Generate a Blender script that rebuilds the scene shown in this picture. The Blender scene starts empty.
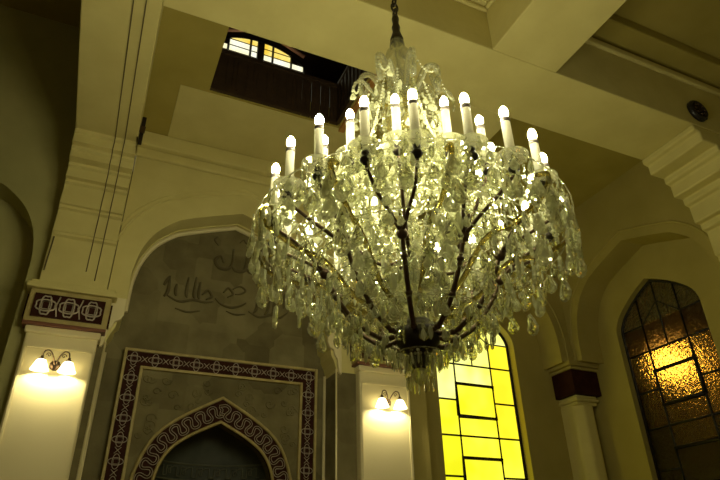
import bpy, bmesh, math, random
from mathutils import Vector, Matrix
R = math.radians
PI = math.pi
random.seed(7)
scene = bpy.context.scene
COL = scene.collection
EYE = 1.6          # heights below are measured from the eye; everything is lifted by this at the end

# ------------------------------------------------------------------ materials
def mat(name, color, rough=.6, metal=0., noise=None, bump=None, trans=0., ior=1.45, emit=None, estr=0., spec=.5):
    m = bpy.data.materials.new(name); m.use_nodes = True
    nt = m.node_tree; b = nt.nodes['Principled BSDF']
    b.inputs['Base Color'].default_value = (*color, 1)
    b.inputs['Roughness'].default_value = rough
    b.inputs['Metallic'].default_value = metal
    b.inputs['Transmission Weight'].default_value = trans
    b.inputs['IOR'].default_value = ior
    b.inputs['Specular IOR Level'].default_value = spec
    if emit:
        b.inputs['Emission Color'].default_value = (*emit, 1)
        b.inputs['Emission Strength'].default_value = estr
    tc = nt.nodes.new('ShaderNodeTexCoord')
    if noise:
        sc, c2, det = noise
        n = nt.nodes.new('ShaderNodeTexNoise'); n.inputs['Scale'].default_value = sc; n.inputs['Detail'].default_value = det
        nt.links.new(tc.outputs['Object'], n.inputs['Vector'])
        r = nt.nodes.new('ShaderNodeValToRGB')
        r.color_ramp.elements[0].position = .35; r.color_ramp.elements[0].color = (*color, 1)
        r.color_ramp.elements[1].position = .68; r.color_ramp.elements[1].color = (*c2, 1)
        nt.links.new(n.outputs['Fac'], r.inputs['Fac']); nt.links.new(r.outputs['Color'], b.inputs['Base Color'])
    if bump:
        sc, st, dist = bump
        n = nt.nodes.new('ShaderNodeTexNoise'); n.inputs['Scale'].default_value = sc; n.inputs['Detail'].default_value = 4
        nt.links.new(tc.outputs['Object'], n.inputs['Vector'])
        bp = nt.nodes.new('ShaderNodeBump'); bp.inputs['Strength'].default_value = st; bp.inputs['Distance'].default_value = dist
        nt.links.new(n.outputs['Fac'], bp.inputs['Height']); nt.links.new(bp.outputs['Normal'], b.inputs['Normal'])
    return m

M = {}
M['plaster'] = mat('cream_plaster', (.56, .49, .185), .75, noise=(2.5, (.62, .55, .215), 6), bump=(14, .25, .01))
M['plaster_shade_green'] = mat('shaded_olive_plaster', (.34, .32, .12), .8, noise=(1.4, (.42, .38, .15), 5), bump=(10, .3, .01))  # greenish plaster of the dim left bay, its shade put into the colour
M['plaster_shade_brown'] = mat('shaded_ochre_plaster', (.34, .28, .075), .8, noise=(1.6, (.39, .32, .09), 5), bump=(10, .3, .01))  # same plaster in the dim right bays, darkened in its colour
M['soffit'] = mat('shaded_ochre_ceiling', (.33, .27, .055), .8, noise=(2.0, (.38, .31, .07), 4), bump=(10, .2, .01))  # unlit coffer ceilings: the missing light is put into a darker colour
M['trim'] = mat('pale_trim_paint', (.68, .60, .33), .6, bump=(20, .15, .005))
M['ink'] = mat('dark_engraving', (.098, .079, .03), .8)
M['maroon'] = mat('maroon_tile', (.026, .006, .003), .75, spec=.15, noise=(9, (.04, .011, .006), 3))
M['motif'] = mat('pale_strapwork', (.42, .36, .27), .6)
M['gold'] = mat('dull_gold_edge', (.42, .34, .12), .55, noise=(12, (.33, .26, .09), 3))
M['red_wood'] = mat('reddish_ledge', (.16, .06, .03), .5)
M['niche'] = mat('shaded_niche_stone', (.045, .05, .035), .6, noise=(5, (.07, .075, .05), 5))  # dark base colour carries the shade of the recess
M['niche_relief'] = mat('niche_relief', (.11, .11, .06), .6)
M['wood'] = mat('dark_wood', (.038, .021, .009), .6, noise=(6, (.055, .03, .013), 6), bump=(20, .3, .01))
M['wood_orange'] = mat('varnished_wood', (.45, .22, .05), .45, noise=(5, (.36, .16, .04), 4))
M['pink_paint'] = mat('rosy_arch_paint', (.62, .3, .18), .6)
M['bronze'] = mat('aged_bronze', (.10, .065, .04), .35, metal=.8)
M['dark_metal'] = mat('blackened_metal', (.03, .022, .014), .45, metal=.5)
M['lead'] = mat('dark_lead', (.012, .008, .006), .5, metal=.3)
M['candle'] = mat('candle_sleeve', (.62, .60, .48), .5)
M['collar'] = mat('grey_bulb_collar', (.22, .19, .17), .35, metal=.6)
M['floor'] = mat('worn_carpet', (.25, .17, .07), .9, noise=(3, (.3, .2, .09), 5))
M['black'] = mat('black_plastic', (.015, .012, .01), .4)
M['cable'] = mat('brown_cable', (.10, .08, .03), .6)

# patchy grey render of the niche wall: trowelled rectangles of slightly different grey
def stone_mat():
    m = mat('grey_trowelled_render', (.2, .17, .09), .85, bump=(9, .5, .02))
    nt = m.node_tree; b = nt.nodes['Principled BSDF']
    tc = nt.nodes.new('ShaderNodeTexCoord')
    n = nt.nodes.new('ShaderNodeTexNoise'); n.inputs['Scale'].default_value = 2.6; n.inputs['Detail'].default_value = 5
    nt.links.new(tc.outputs['Object'], n.inputs['Vector'])
    v = nt.nodes.new('ShaderNodeTexVoronoi'); v.distance = 'CHEBYCHEV'; v.inputs['Scale'].default_value = 2.2
    nt.links.new(tc.outputs['Object'], v.inputs['Vector'])
    s = nt.nodes.new('ShaderNodeSeparateColor'); nt.links.new(v.outputs['Color'], s.inputs['Color'])
    mx = nt.nodes.new('ShaderNodeMath'); mx.operation = 'MULTIPLY_ADD'; mx.inputs[1].default_value = .35
    nt.links.new(s.outputs['Red'], mx.inputs[0]); nt.links.new(n.outputs['Fac'], mx.inputs[2])
    r = nt.nodes.new('ShaderNodeValToRGB')
    r.color_ramp.elements[0].position = .4; r.color_ramp.elements[0].color = (.095, .077, .028, 1)
    r.color_ramp.elements[1].position = .95; r.color_ramp.elements[1].color = (.21, .178, .078, 1)
    nt.links.new(mx.outputs[0], r.inputs['Fac']); nt.links.new(r.outputs['Color'], b.inputs['Base Color'])
    return m
M['stone'] = stone_mat()

def crystal_mat(name, tint, solid):
    m = bpy.data.materials.new(name); m.use_nodes = True
    nt = m.node_tree; nt.nodes.clear()
    out = nt.nodes.new('ShaderNodeOutputMaterial')
    g = nt.nodes.new('ShaderNodeBsdfGlass'); g.inputs['Color'].default_value = (*tint, 1); g.inputs['IOR'].default_value = 1.55
    g.inputs['Roughness'].default_value = 0.02
    t = nt.nodes.new('ShaderNodeBsdfTranslucent'); t.inputs['Color'].default_value = (.95, .95, .70, 1)
    d = nt.nodes.new('ShaderNodeBsdfDiffuse'); d.inputs['Color'].default_value = (.95, .95, .70, 1)
    a = nt.nodes.new('ShaderNodeMixShader'); a.inputs[0].default_value = .5
    nt.links.new(t.outputs[0], a.inputs[1]); nt.links.new(d.outputs[0], a.inputs[2])
    x = nt.nodes.new('ShaderNodeMixShader'); x.inputs[0].default_value = solid
    nt.links.new(g.outputs[0], x.inputs[1]); nt.links.new(a.outputs[0], x.inputs[2])
    # thin cut glass also lets light straight through
    tp = nt.nodes.new('ShaderNodeBsdfTransparent'); tp.inputs['Color'].default_value = (*tint, 1)
    y = nt.nodes.new('ShaderNodeMixShader'); y.inputs[0].default_value = .36
    nt.links.new(x.outputs[0], y.inputs[1]); nt.links.new(tp.outputs[0], y.inputs[2])
    nt.links.new(y.outputs[0], out.inputs['Surface'])
    return m
M['crystal'] = crystal_mat('cut_crystal', (.98, 1, .86), .68)
M['crystal_b'] = crystal_mat('clear_cut_crystal', (.99, 1, .90), .04)
M['crystal_clear'] = crystal_mat('clear_blown_glass', (.96, .96, .86), .22)
M['smoky_glass'] = crystal_mat('smoky_glass', (.62, .56, .30), .03)
M['amber_glass'] = crystal_mat('amber_glass', (.9, .8, .25), .15)

def bulb_mat():
    m = bpy.data.materials.new('lit_bulb_glass'); m.use_nodes = True
    nt = m.node_tree; nt.nodes.clear()
    out = nt.nodes.new('ShaderNodeOutputMaterial'); e = nt.nodes.new('ShaderNodeEmission')
    e.inputs['Color'].default_value = (1, .93, .58, 1); e.inputs['Strength'].default_value = BULB
    nt.links.new(e.outputs[0], out.inputs['Surface']); return m
M['candle'] = bpy.data.materials.new('opal_candle_sleeve'); M['candle'].use_nodes = True
_n = M['candle'].node_tree; _n.nodes.clear()
_o = _n.nodes.new('ShaderNodeOutputMaterial'); _d = _n.nodes.new('ShaderNodeBsdfDiffuse'); _t = _n.nodes.new('ShaderNodeBsdfTranslucent'); _x = _n.nodes.new('ShaderNodeMixShader')
_d.inputs['Color'].default_value = (.8, .78, .64, 1); _t.inputs['Color'].default_value = (.86, .84, .70, 1); _x.inputs[0].default_value = .55
_n.links.new(_d.outputs[0], _x.inputs[1]); _n.links.new(_t.outputs[0], _x.inputs[2]); _n.links.new(_x.outputs[0], _o.inputs['Surface'])
BULB = 230.0
M['bulb'] = bulb_mat()

def shade_mat():
    m = bpy.data.materials.new('frosted_shade_glass'); m.use_nodes = True
    nt = m.node_tree; nt.nodes.clear()
    out = nt.nodes.new('ShaderNodeOutputMaterial')
    e = nt.nodes.new('ShaderNodeEmission'); e.inputs['Color'].default_value = (1, .92, .62, 1); e.inputs['Strength'].default_value = 1.6
    t = nt.nodes.new('ShaderNodeBsdfTranslucent'); t.inputs['Color'].default_value = (.9, .85, .7, 1)
    a = nt.nodes.new('ShaderNodeAddShader')
    nt.links.new(e.outputs[0], a.inputs[0]); nt.links.new(t.outputs[0], a.inputs[1])
    nt.links.new(a.outputs[0], out.inputs['Surface']); return m
M['shade'] = shade_mat()

def lit_glass(name, c1, c2, strength, scale=1.6):
    m = bpy.data.materials.new(name); m.use_nodes = True
    nt = m.node_tree; nt.nodes.clear()
    out = nt.nodes.new('ShaderNodeOutputMaterial')
    tc = nt.nodes.new('ShaderNodeTexCoord'); n = nt.nodes.new('ShaderNodeTexNoise')
    n.inputs['Scale'].default_value = scale; n.inputs['Detail'].default_value = 2
    nt.links.new(tc.outputs['Object'], n.inputs['Vector'])
    r = nt.nodes.new('ShaderNodeValToRGB')
    r.color_ramp.elements[0].position = .38; r.color_ramp.elements[0].color = (*c1, 1)
    r.color_ramp.elements[1].position = .62; r.color_ramp.elements[1].color = (*c2, 1)
    nt.links.new(n.outputs['Fac'], r.inputs['Fac'])
    e = nt.nodes.new('ShaderNodeEmission'); e.inputs['Strength'].default_value = strength
    nt.links.new(r.outputs['Color'], e.inputs['Color'])
    g = nt.nodes.new('ShaderNodeBsdfGlossy'); g.inputs['Roughness'].default_value = .25; g.inputs['Color'].default_value = (.05, .05, .05, 1)
    a = nt.nodes.new('ShaderNodeAddShader')
    nt.links.new(e.outputs[0], a.inputs[0]); nt.links.new(g.outputs[0], a.inputs[1])
    nt.links.new(a.outputs[0], out.inputs['Surface']); return m
M['yellow1'] = lit_glass('lemon_stained_glass', (.88, .80, .015), (1.0, .90, .05), 1.35)
M['yellow2'] = lit_glass('green_yellow_stained_glass', (.74, .72, .01), (.88, .84, .02), 1.3)
M['yellow3'] = lit_glass('golden_stained_glass', (.95, .74, .02), (1.0, .84, .03), 1.3)
M['yellow4'] = lit_glass('bright_lemon_stained_glass', (1.0, .95, .12), (1.0, 1.0, .35), 1.25)
M['daylit_white'] = lit_glass('daylit_white_glass', (1, .95, .55), (1, 1, .8), 1.15, 4)
M['daylit_yellow'] = lit_glass('daylit_yellow_glass', (.95, .62, .06), (1, .85, .25), 1.1, 4)

def textured_glass(name, color, rough):
    m = bpy.data.materials.new(name); m.use_nodes = True
    nt = m.node_tree; b = nt.nodes['Principled BSDF']
    b.inputs['Base Color'].default_value = (*color, 1); b.inputs['Transmission Weight'].default_value = 1
    b.inputs['Roughness'].default_value = rough; b.inputs['IOR'].default_value = 1.3
    tc = nt.nodes.new('ShaderNodeTexCoord'); n = nt.nodes.new('ShaderNodeTexNoise')
    n.inputs['Scale'].default_value = 26; n.inputs['Detail'].default_value = 2
    nt.links.new(tc.outputs['Object'], n.inputs['Vector'])
    bp = nt.nodes.new('ShaderNodeBump'); bp.inputs['Strength'].default_value = 1.0; bp.inputs['Distance'].default_value = .03
    nt.links.new(n.outputs['Fac'], bp.inputs['Height']); nt.links.new(bp.outputs['Normal'], b.inputs['Normal'])
    return m
M['amber_pane'] = textured_glass('amber_hammered_glass', (.62, .40, .11), .22)
M['brown_pane'] = textured_glass('brown_hammered_glass', (.26, .15, .06), .3)
def emit_mat(name, c, s):
    m = bpy.data.materials.new(name); m.use_nodes = True
    nt = m.node_tree; nt.nodes.clear()
    out = nt.nodes.new('ShaderNodeOutputMaterial'); e = nt.nodes.new('ShaderNodeEmission')
    e.inputs['Color'].default_value = (*c, 1); e.inputs['Strength'].default_value = s
    nt.links.new(e.outputs[0], out.inputs['Surface']); return m
M['lantern_glow'] = emit_mat('lantern_glow', (1, .72, .2), 16)

# ------------------------------------------------------------------ mesh builder
class MB:
    def __init__(s): s.bm = bmesh.new(); s.mi = 0
    def _f(s, vs, smooth=False):
        try:
            f = s.bm.faces.new(vs); f.material_index = s.mi; f.smooth = smooth; return f
        except ValueError: return None
    def box(s, x0, x1, y0, y1, z0, z1):
        v = [s.bm.verts.new(p) for p in ((x0,y0,z0),(x1,y0,z0),(x1,y1,z0),(x0,y1,z0),(x0,y0,z1),(x1,y0,z1),(x1,y1,z1),(x0,y1,z1))]
        for q in ((3,2,1,0),(4,5,6,7),(0,1,5,4),(1,2,6,5),(2,3,7,6),(3,0,4,7)): s._f([v[i] for i in q])
        return s
    def prism(s, pts, a0, a1, axis='y'):
        """extrude a 2-D outline; axis y: pts are (x,z); axis x: (y,z); axis z: (x,y)"""
        def P(p, a):
            return (p[0], a, p[1]) if axis == 'y' else (a, p[0], p[1]) if axis == 'x' else (p[0], p[1], a)
        A = [s.bm.verts.new(P(p, a0)) for p in pts]; B = [s.bm.verts.new(P(p, a1)) for p in pts]
        s._f(A); s._f(B[::-1])
        n = len(pts)
        for i in range(n): s._f([A[i], B[i], B[(i+1) % n], A[(i+1) % n]])
        return s
    def tube(s, pts, r, n=8, closed=False, flat=None):
        pts = [Vector(p) for p in pts]; N = len(pts)
        rr = r if isinstance(r, (list, tuple)) else [r]*N
        rings = []; up = None
        for i, p in enumerate(pts):
            if closed: t = pts[(i+1) % N] - pts[i-1]
            else: t = pts[min(i+1, N-1)] - pts[max(i-1, 0)]
            if t.length < 1e-9: t = Vector((0,0,1))
            t.normalize()
            if up is None:
                up = Vector((0,0,1)) if abs(t.z) < .9 else Vector((1,0,0))
            u = up - t*up.dot(t)
            if u.length < 1e-6: u = t.orthogonal()
            u.normalize(); up = u; w = t.cross(u)
            rings.append([s.bm.verts.new(p + (u*math.cos(2*PI*k/n) + w*math.sin(2*PI*k/n))*rr[i]) for k in range(n)])
        for i in range(N if closed else N-1):
            a, b = rings[i], rings[(i+1) % N]
            for k in range(n): s._f([a[k], a[(k+1) % n], b[(k+1) % n], b[k]], True)
        if not closed: s._f(rings[0][::-1]); s._f(rings[-1])
        return s
    def lathe(s, prof, n=16, c=(0,0,0), smooth=True, mtx=None):
        rings = []
        for r, z in prof:
            if r < 1e-5:
                co = Vector((0,0,z)); co = mtx @ co if mtx else co
                rings.append([s.bm.verts.new(co + Vector(c))])
            else:
                q = []
                for k in range(n):
                    co = Vector((r*math.cos(2*PI*k/n), r*math.sin(2*PI*k/n), z)); co = mtx @ co if mtx else co
                    q.append(s.bm.verts.new(co + Vector(c)))
                rings.append(q)
        for a, b in zip(rings, rings[1:]):
            for k in range(n):
                if len(a) == 1 and len(b) == 1: continue
                if len(a) == 1: s._f([a[0], b[(k+1) % n], b[k]], smooth)
                elif len(b) == 1: s._f([a[k], a[(k+1) % n], b[0]], smooth)
                else: s._f([a[k], a[(k+1) % n], b[(k+1) % n], b[k]], smooth)
        return s
    def ribbon(s, pts, w, y, h=.012):
        """a raised flat strap on a plane facing -y: pts are (x, z)"""
        s.tube([(p[0], y, p[1]) for p in pts], w, 5); return s
    def copy_in(s, verts, faces, mtx, smooth=False):
        v = [s.bm.verts.new(mtx @ Vector(p)) for p in verts]
        for f in faces: s._f([v[i] for i in f], smooth)
        return s
    def build(s, name, m, parent=None, recalc=True, loc=None):
        if recalc: bmesh.ops.recalc_face_normals(s.bm, faces=s.bm.faces)
        me = bpy.data.meshes.new(name); s.bm.to_mesh(me); s.bm.free()
        for q in (m if isinstance(m, (list, tuple)) else [m]): me.materials.append(q)
        o = bpy.data.objects.new(name, me); COL.objects.link(o)
        if parent: o.parent = parent
        if loc: o.location = loc
        return o

def bevel(o, w=.01, seg=2):
    b = o.modifiers.new('bevel', 'BEVEL'); b.width = w; b.segments = seg; b.limit_method = 'ANGLE'; return o
def tag(o, label=None, cat=None, group=None, kind=None):
    if label: o['label'] = label
    if cat: o['category'] = cat
    if group: o['group'] = group
    if kind: o['kind'] = kind
    return o
def empty(name, loc, label, cat, group=None):
    o = bpy.data.objects.new(name, None); COL.objects.link(o); o.location = loc; o.empty_display_size = .1
    return tag(o, label, cat, group)
def smooth_path(pts, k=6):
    """Catmull-Rom through the points"""
    P = [Vector(p) for p in pts]; P = [P[0]*2 - P[1]] + P + [P[-1]*2 - P[-2]]
    out = []
    for i in range(1, len(P)-2):
        a, b, c, d = P[i-1:i+3]
        for j in range(k):
            t = j/k
            out.append(.5*((2*b) + (c-a)*t + (2*a-5*b+4*c-d)*t*t + (3*b-a-3*c+d)*t**3))
    out.append(P[-2]); return out

# ------------------------------------------------------------------ architecture
FLOOR = -EYE
YP = 7.0            # face of the back arcade
ZB = 4.7            # underside of the beams
ZC = 5.35           # coffer ceilings
HALF = 1.29
ARCH = [(0, 2.90), (0, 3.10), (.012, 3.34), (.08, 3.64), (.22, 3.90), (.42, 4.09), (.56, 4.17), (.93, 4.31), (1.29, 4.43)]
def arch_pts(c, half=HALF, dz=0., grow=0.):
    q = [Vector((x, z, 0)) for x, z in ARCH]
    q = smooth_path(q, 4)
    s = (half+grow)/HALF
    left = [(c - half - grow + p.x*s, (p.y-2.9)*(1+grow*.75) + 2.9 + dz) for p in q]
    right = [(2*c - x, z) for x, z in left[::-1]][1:]
    return left + right
def arcade(x0, x1, c, ztop, a0, a1, axis, zfoot, half=HALF, zfoot2=None, narrow=False):
    A = arch_pts(c, half); z2 = zfoot if zfoot2 is None else zfoot2
    if narrow:
        xl, xr = c-1.42, c+1.42
        L_ = [(xl, zfoot), (xl, 2.36), (xl+.03, 2.46), (xl+.07, 2.54), (xl+.08, 2.62), (xl+.12, 2.66), (A[0][0], 2.76)]
        R_ = [(2*c-x, z) for x, z in L_[::-1]]
        return MB().prism([(x0, zfoot)] + L_ + A + R_ + [(x1, zfoot), (x1, ztop), (x0, ztop)], a0, a1, axis)
    out = [(x0, zfoot), (A[0][0], zfoot)] + A + [(A[-1][0], z2), (x1, z2), (x1, ztop), (x0, ztop)]
    return MB().prism(out, a0, a1, axis)
def arch_trim(c, a, axis, grow, r, half=HALF, z0=2.9):
    A = [p for p in arch_pts(c, half, 0, grow) if p[1] >= z0]
    f = (lambda p: (p[0], a, p[1])) if axis == 'y' else (lambda p: (a, p[0], p[1]))
    return MB().tube([f(p) for p in A], r, 6)

S = 'structure'
tag(MB().box(-6, 9.8, -4, 9.6, FLOOR-.1, FLOOR).build('floor', M['floor']), kind=S)

# arcade faces, one mesh per bay wall
tag(arcade(-.09, 3.12, 1.42, 5.9, YP, YP+.4, 'y', 2.32, HALF, None, True).build('wall_back', M['plaster']), kind=S)
tag(MB().box(-.09, 0, YP, YP+.4, FLOOR, 2.32).box(2.84, 3.12, YP, YP+.4, FLOOR, 2.32).build('wall_back_jambs', M['stone']), kind=S)
tag(MB().tube([(0, YP, 2.36), (0, YP, FLOOR)], .013, 6).tube([(2.84, YP, 2.36), (2.84, YP, FLOOR)], .013, 6).build('trim_13', M['trim']), kind=S)
tag(arcade(3.85, 7.06, 5.46, 5.9, YP, YP+.45, 'y', FLOOR, HALF, 2.92).build('wall_back_window_bay', M['plaster_shade_brown']), kind=S)
tag(arcade(-4.2, -.8, -2.25, 7.2, YP, YP+.4, 'y', FLOOR).build('wall_back_left_bay', M['plaster_shade_green']), kind=S)
tag(arcade(4.10, 7.0, 5.52, 5.9, 7.0, 7.45, 'x', FLOOR, HALF, 2.92).build('wall_right', M['plaster_shade_brown']), kind=S)
# recess walls
_q = smooth_path([Vector(p) for p in ((-.72, FLOOR, 0), (-.72, .75, 0), (-.69, 1.05, 0), (-.57, 1.30, 0), (-.36, 1.47, 0), (0, 1.66, 0))], 5)
_q = [(1.46+p.x, p.y) for p in _q]; _q[0] = (_q[0][0], FLOOR)
tag(MB().prism([(-.2, FLOOR)] + _q + [(2.92-x, z) for x, z in _q[::-1]][1:] + [(3.3, FLOOR), (3.3, 5.0), (-.2, 5.0)], 7.4, 7.6, 'y').build('wall_back_recess', M['stone']), kind=S)
tag(MB().box(-4.4, -.6, 7.4, 7.6, FLOOR, 5.0).build('wall_back_left_recess', M['plaster_shade_green']), kind=S)

# window openings cut in the recess walls
WH = .765
WIN = [(0, 0), (.012, .05), (.04, .12), (.12, .23), (.30, .38), (.52, .52), (WH, .64)]
def win_arch(c, zs, inset=0., k=4):
    q = smooth_path([Vector((x, z, 0)) for x, z in WIN], k)
    s = (WH-inset)/WH
    left = [(c - (WH-inset) + p.x*s, zs + p.y*s) for p in q]
    return left + [(2*c-x, z) for x, z in left[::-1]][1:]
def win_wall(c, zs, x0, x1, ztop, a0, a1, axis, zsill):
    A = win_arch(c, zs)
    m = MB()
    m.prism([(x0, zsill), (A[0][0], zsill)] + A + [(A[-1][0], zsill), (x1, zsill), (x1, ztop), (x0, ztop)], a0, a1, axis)
    m.prism([(x0, FLOOR), (x1, FLOOR), (x1, zsill), (x0, zsill)], a0, a1, axis)
    return m
ZS, ZSILL = 3.28, -.4
WC = 5.43; WY = 7.45
tag(win_wall(WC, ZS, 3.7, 7.7, 5.2, WY, WY+.35, 'y', ZSILL).build('wall_back_window_recess', M['plaster_shade_brown']), kind=S)
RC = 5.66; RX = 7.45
tag(win_wall(RC, ZS, 3.4, 7.45, 5.2, RX, RX+.35, 'x', ZSILL).build('wall_right_recess', M['plaster_shade_brown']), kind=S)

def stained_window(name, c, a, axis, panes_fn, label):
    root = bpy.data.objects.new(name, None); COL.objects.link(root); tag(root, kind=S)
    root.location = (c, a, ZSILL) if axis == 'y' else (a, c, ZSILL)
    def f(x, z, off=0): return (x-c, off, z-ZSILL) if axis == 'y' else (off, x-c, z-ZSILL)
    A = win_arch(c, ZS, .02)
    # frame following the opening
    fr = MB(); fr.tube([f(A[0][0], ZSILL+.02)] + [f(x, z) for x, z in A] + [f(A[-1][0], ZSILL+.02)], .028, 6)
    fr.tube([f(A[0][0], ZSILL+.02), f(A[-1][0], ZSILL+.02)], .028, 6)
    fr.build('window_frame', M['lead'], root)
    def top(x):
        for (x0, z0), (x1, z1) in zip(A, A[1:]):
            if min(x0, x1) <= x <= max(x0, x1) and abs(x1-x0) > 1e-6: return z0 + (z1-z0)*(x-x0)/(x1-x0)
        return ZS
    l, r_ = c-WH+.02, c+WH-.02
    b1, b2 = c-.345, c+.345
    ld = MB()
    H = 1.10; z_full = [2.87 - H*k for k in range(4)]
    ld.tube([f(b1, ZSILL), f(b1, top(b1))], .018, 6); ld.tube([f(b2, ZSILL), f(b2, top(b2))], .018, 6)
    ld.tube([f(c, z_full[0]), f(c, ZS+.6)], .016, 6)
    ld.tube([f(l, ZS), f(b1, ZS), f(c, ZS+.28), f(b2, ZS), f(r_, ZS)], .016, 6)
    bx = MB()
    for z in z_full:
        ld.tube([f(l, z), f(r_, z)], .018, 6)
        for s0, s1 in ((l, b1), (b2, r_)): ld.tube([f(s0, z-.57), f(s1, z-.57)], .018, 6)
        # heavy square
        z1, z0 = z-.31, z-.81
        if z0 > ZSILL:
            bx.tube([f(b1, z0), f(b2, z0), f(b2, z1), f(b1, z1), f(b1, z0)], .034, 6)
    ld.build('lead_lattice', M['lead'], root); bx.build('square_bars', M['lead'], root)
    # panes, one mesh
    pm = MB()
    xs = [l, b1, b2, r_]; cells = []
    zz = [ZSILL]
    for z in z_full[::-1]:
        for q in (z-.81, z-.57, z-.31, z):
            if q > ZSILL+.02: zz.append(q)
    zz.append(ZS)
    for i in range(3):
        col = [z for z in zz]
        if i == 1: col = [z for z in zz if not any(abs(z-(q-.57)) < .01 for q in z_full)]
        else: col = [z for z in zz if not any(abs(z-(q-.31)) < .01 or abs(z-(q-.81)) < .01 for q in z_full)]
        for z0, z1 in zip(col, col[1:]): cells.append((xs[i], xs[i+1], z0, z1, i))
    for (x0, x1, z0, z1, i) in cells:
        pm.mi = panes_fn(i, (x0+x1)/2, (z0+z1)/2)
        v = [pm.bm.verts.new(f(x, z, o)) for o in (.006, -.006) for x, z in ((x0,z0),(x1,z0),(x1,z1),(x0,z1))]
        for q in ((0,1,2,3),(7,6,5,4),(0,4,5,1),(1,5,6,2),(2,6,7,3),(3,7,4,0)): pm._f([v[k] for k in q])
    pm.mi = panes_fn(1, c, ZS+.3)
    V1 = [pm.bm.verts.new(f(x, z, .006)) for x, z in A]; V2 = [pm.bm.verts.new(f(x, z, -.006)) for x, z in A]
    pm._f(V1); pm._f(V2[::-1])
    return root, pm, f

rnd = random.Random(3)
def yellow_cells(i, x, z):
    if z > 2.5: return 3 if i < 2 else 2
    if i == 1: return 0
    if i == 0: return 1 if z < 1.7 else 0
    return 2 if z > 1.9 else 0
w1, pm, f1 = stained_window('window_1', WC, WY+.16, 'y', yellow_cells, '')
pm.build('stained_panes', [M['yellow1'], M['yellow2'], M['yellow3'], M['yellow4']], w1)
w2, pm, f2 = stained_window('window_2', RC, RX+.12, 'x', lambda i, x, z: 0 if 1.55 < z < 3.0 else 1, '')
pm.build('stained_panes', [M['amber_pane'], M['brown_pane']], w2)

# beyond the right window: an added wall that blocks world light and the lantern shining through the glass
tag(MB().box(9.6, 9.8, 0, 9.5, FLOOR, 6.2).build('wall_outside_blocker', M['wood']), kind=S)
lan = empty('wall_lantern', (8.75, 6.55, 2.98), 'warm lit wall lantern glowing behind the brown stained glass of right window', 'lantern')
MB().lathe([(0, -.2), (.1, -.19), (.17, -.1), (.19, 0), (.17, .12), (.1, .2), (0, .22)], 16).build('globe', M['lantern_glow'], lan)
MB().lathe([(.12, .2), (.16, .22), (.1, .28), (.03, .34), (0, .34)], 12).tube([(0,0,.3), (.3,0,.42), (.86,0,.42)], .02, 6).build('bracket', M['dark_metal'], lan)

# ---- ceilings, beams
def beam(name, bx, label):
    m = MB(); m.box(*bx); o = m.build(name, M['plaster']); bevel(o, .012); return tag(o, label, 'beam')
beam('ceiling_beam', (-.81, -.11, -3.6, 7.0, ZB, 5.75), 'pale plaster beam running overhead at left, above the stepped left corbel')
beam('ceiling_beam', (3.09, 3.92, 4.12, 7.0, ZB, 5.75), 'plaster beam running back from the crossing to above the centre pillar')
beam('ceiling_beam', (3.09, 3.92, -3.6, 3.33, ZB, 5.75), 'plaster beam running forward from the crossing to the top right of view')
beam('ceiling_beam', (-.11, 7.4, 3.33, 4.12, ZB, 5.75), 'long cross beam passing behind the chandelier chain to the right corbel')

cm = MB()
HX0, HX1, HY0, HY1 = .60, 2.36, 4.35, 5.76       # the well in the ceiling
cm.box(-.11, HX0, 4.12, 7.0, ZC, ZC+.3); cm.box(HX1, 3.09, 4.12, 7.0, ZC, ZC+.3)
cm.box(HX0, HX1, 4.12, HY0, ZC, ZC+.3); cm.box(HX0, HX1, HY1, 7.0, ZC, ZC+.3)
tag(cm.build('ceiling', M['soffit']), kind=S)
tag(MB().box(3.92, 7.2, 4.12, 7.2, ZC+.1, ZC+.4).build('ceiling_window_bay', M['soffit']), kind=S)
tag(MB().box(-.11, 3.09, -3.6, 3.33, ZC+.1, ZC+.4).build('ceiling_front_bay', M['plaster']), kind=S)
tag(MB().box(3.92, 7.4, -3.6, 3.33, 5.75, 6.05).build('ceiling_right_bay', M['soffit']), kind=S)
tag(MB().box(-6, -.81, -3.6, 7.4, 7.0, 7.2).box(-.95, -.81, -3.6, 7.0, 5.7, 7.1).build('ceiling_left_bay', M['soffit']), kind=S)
tag(MB().box(-6.2, -6, -4, 7.6, FLOOR, 7.2).build('wall_left', M['plaster_shade_green']), kind=S)
tag(MB().box(7.4, 7.6, -3.6, 3.4, FLOOR, 6.0).build('wall_right_front', M['plaster_shade_green']), kind=S)

# mouldings round the coffers
def coffer_trim(name, x0, x1, y0, y1, z, d, h, m='plaster', cut=None):
    t = MB()
    t.box(x0, x1, y1-d, y1, z-h, z); t.box(x0, x1, y0, y0+d, z-h, z)
    t.box(x0, x0+d, y0+d, y1-d, z-h, z); t.box(x1-d, x1, y0+d, y1-d, z-h, z)
    return tag(bevel(t.build(name, M[m]), .02), kind=S)
coffer_trim('trim_1', -.11, 3.09, -3.6, 3.33, 5.45, .10, .14)
coffer_trim('trim_2', -.11, 3.09, -3.6, 3.33, 5.30, .05, .05)
coffer_trim('trim_3', 3.92, 7.4, -3.6, 3.33, 5.75, .30, .16, 'soffit')
coffer_trim('trim_4', 3.92, 7.4, -3.6, 3.33, 5.52, .06, .10, 'plaster')
tag(bevel(MB().box(-.11, 3.09, 6.86, 7.0, 5.12, ZC).box(-.11, 3.09, 6.94, 7.0, 4.98, 5.12).build('trim_5', M['plaster']), .02), kind=S)
tag(bevel(MB().box(HX0-.35, 3.09, HY1+.03, 6.86, ZC-.012, ZC).build('trim_6', M['plaster']), .02), kind=S)
tag(arch_trim(1.42, YP-.004, 'y', .30, .016).build('trim_7', M['plaster']), kind=S)
tag(arch_trim(1.42, YP-.002, 'y', .36, .010).build('trim_8', M['plaster']), kind=S)
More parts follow.
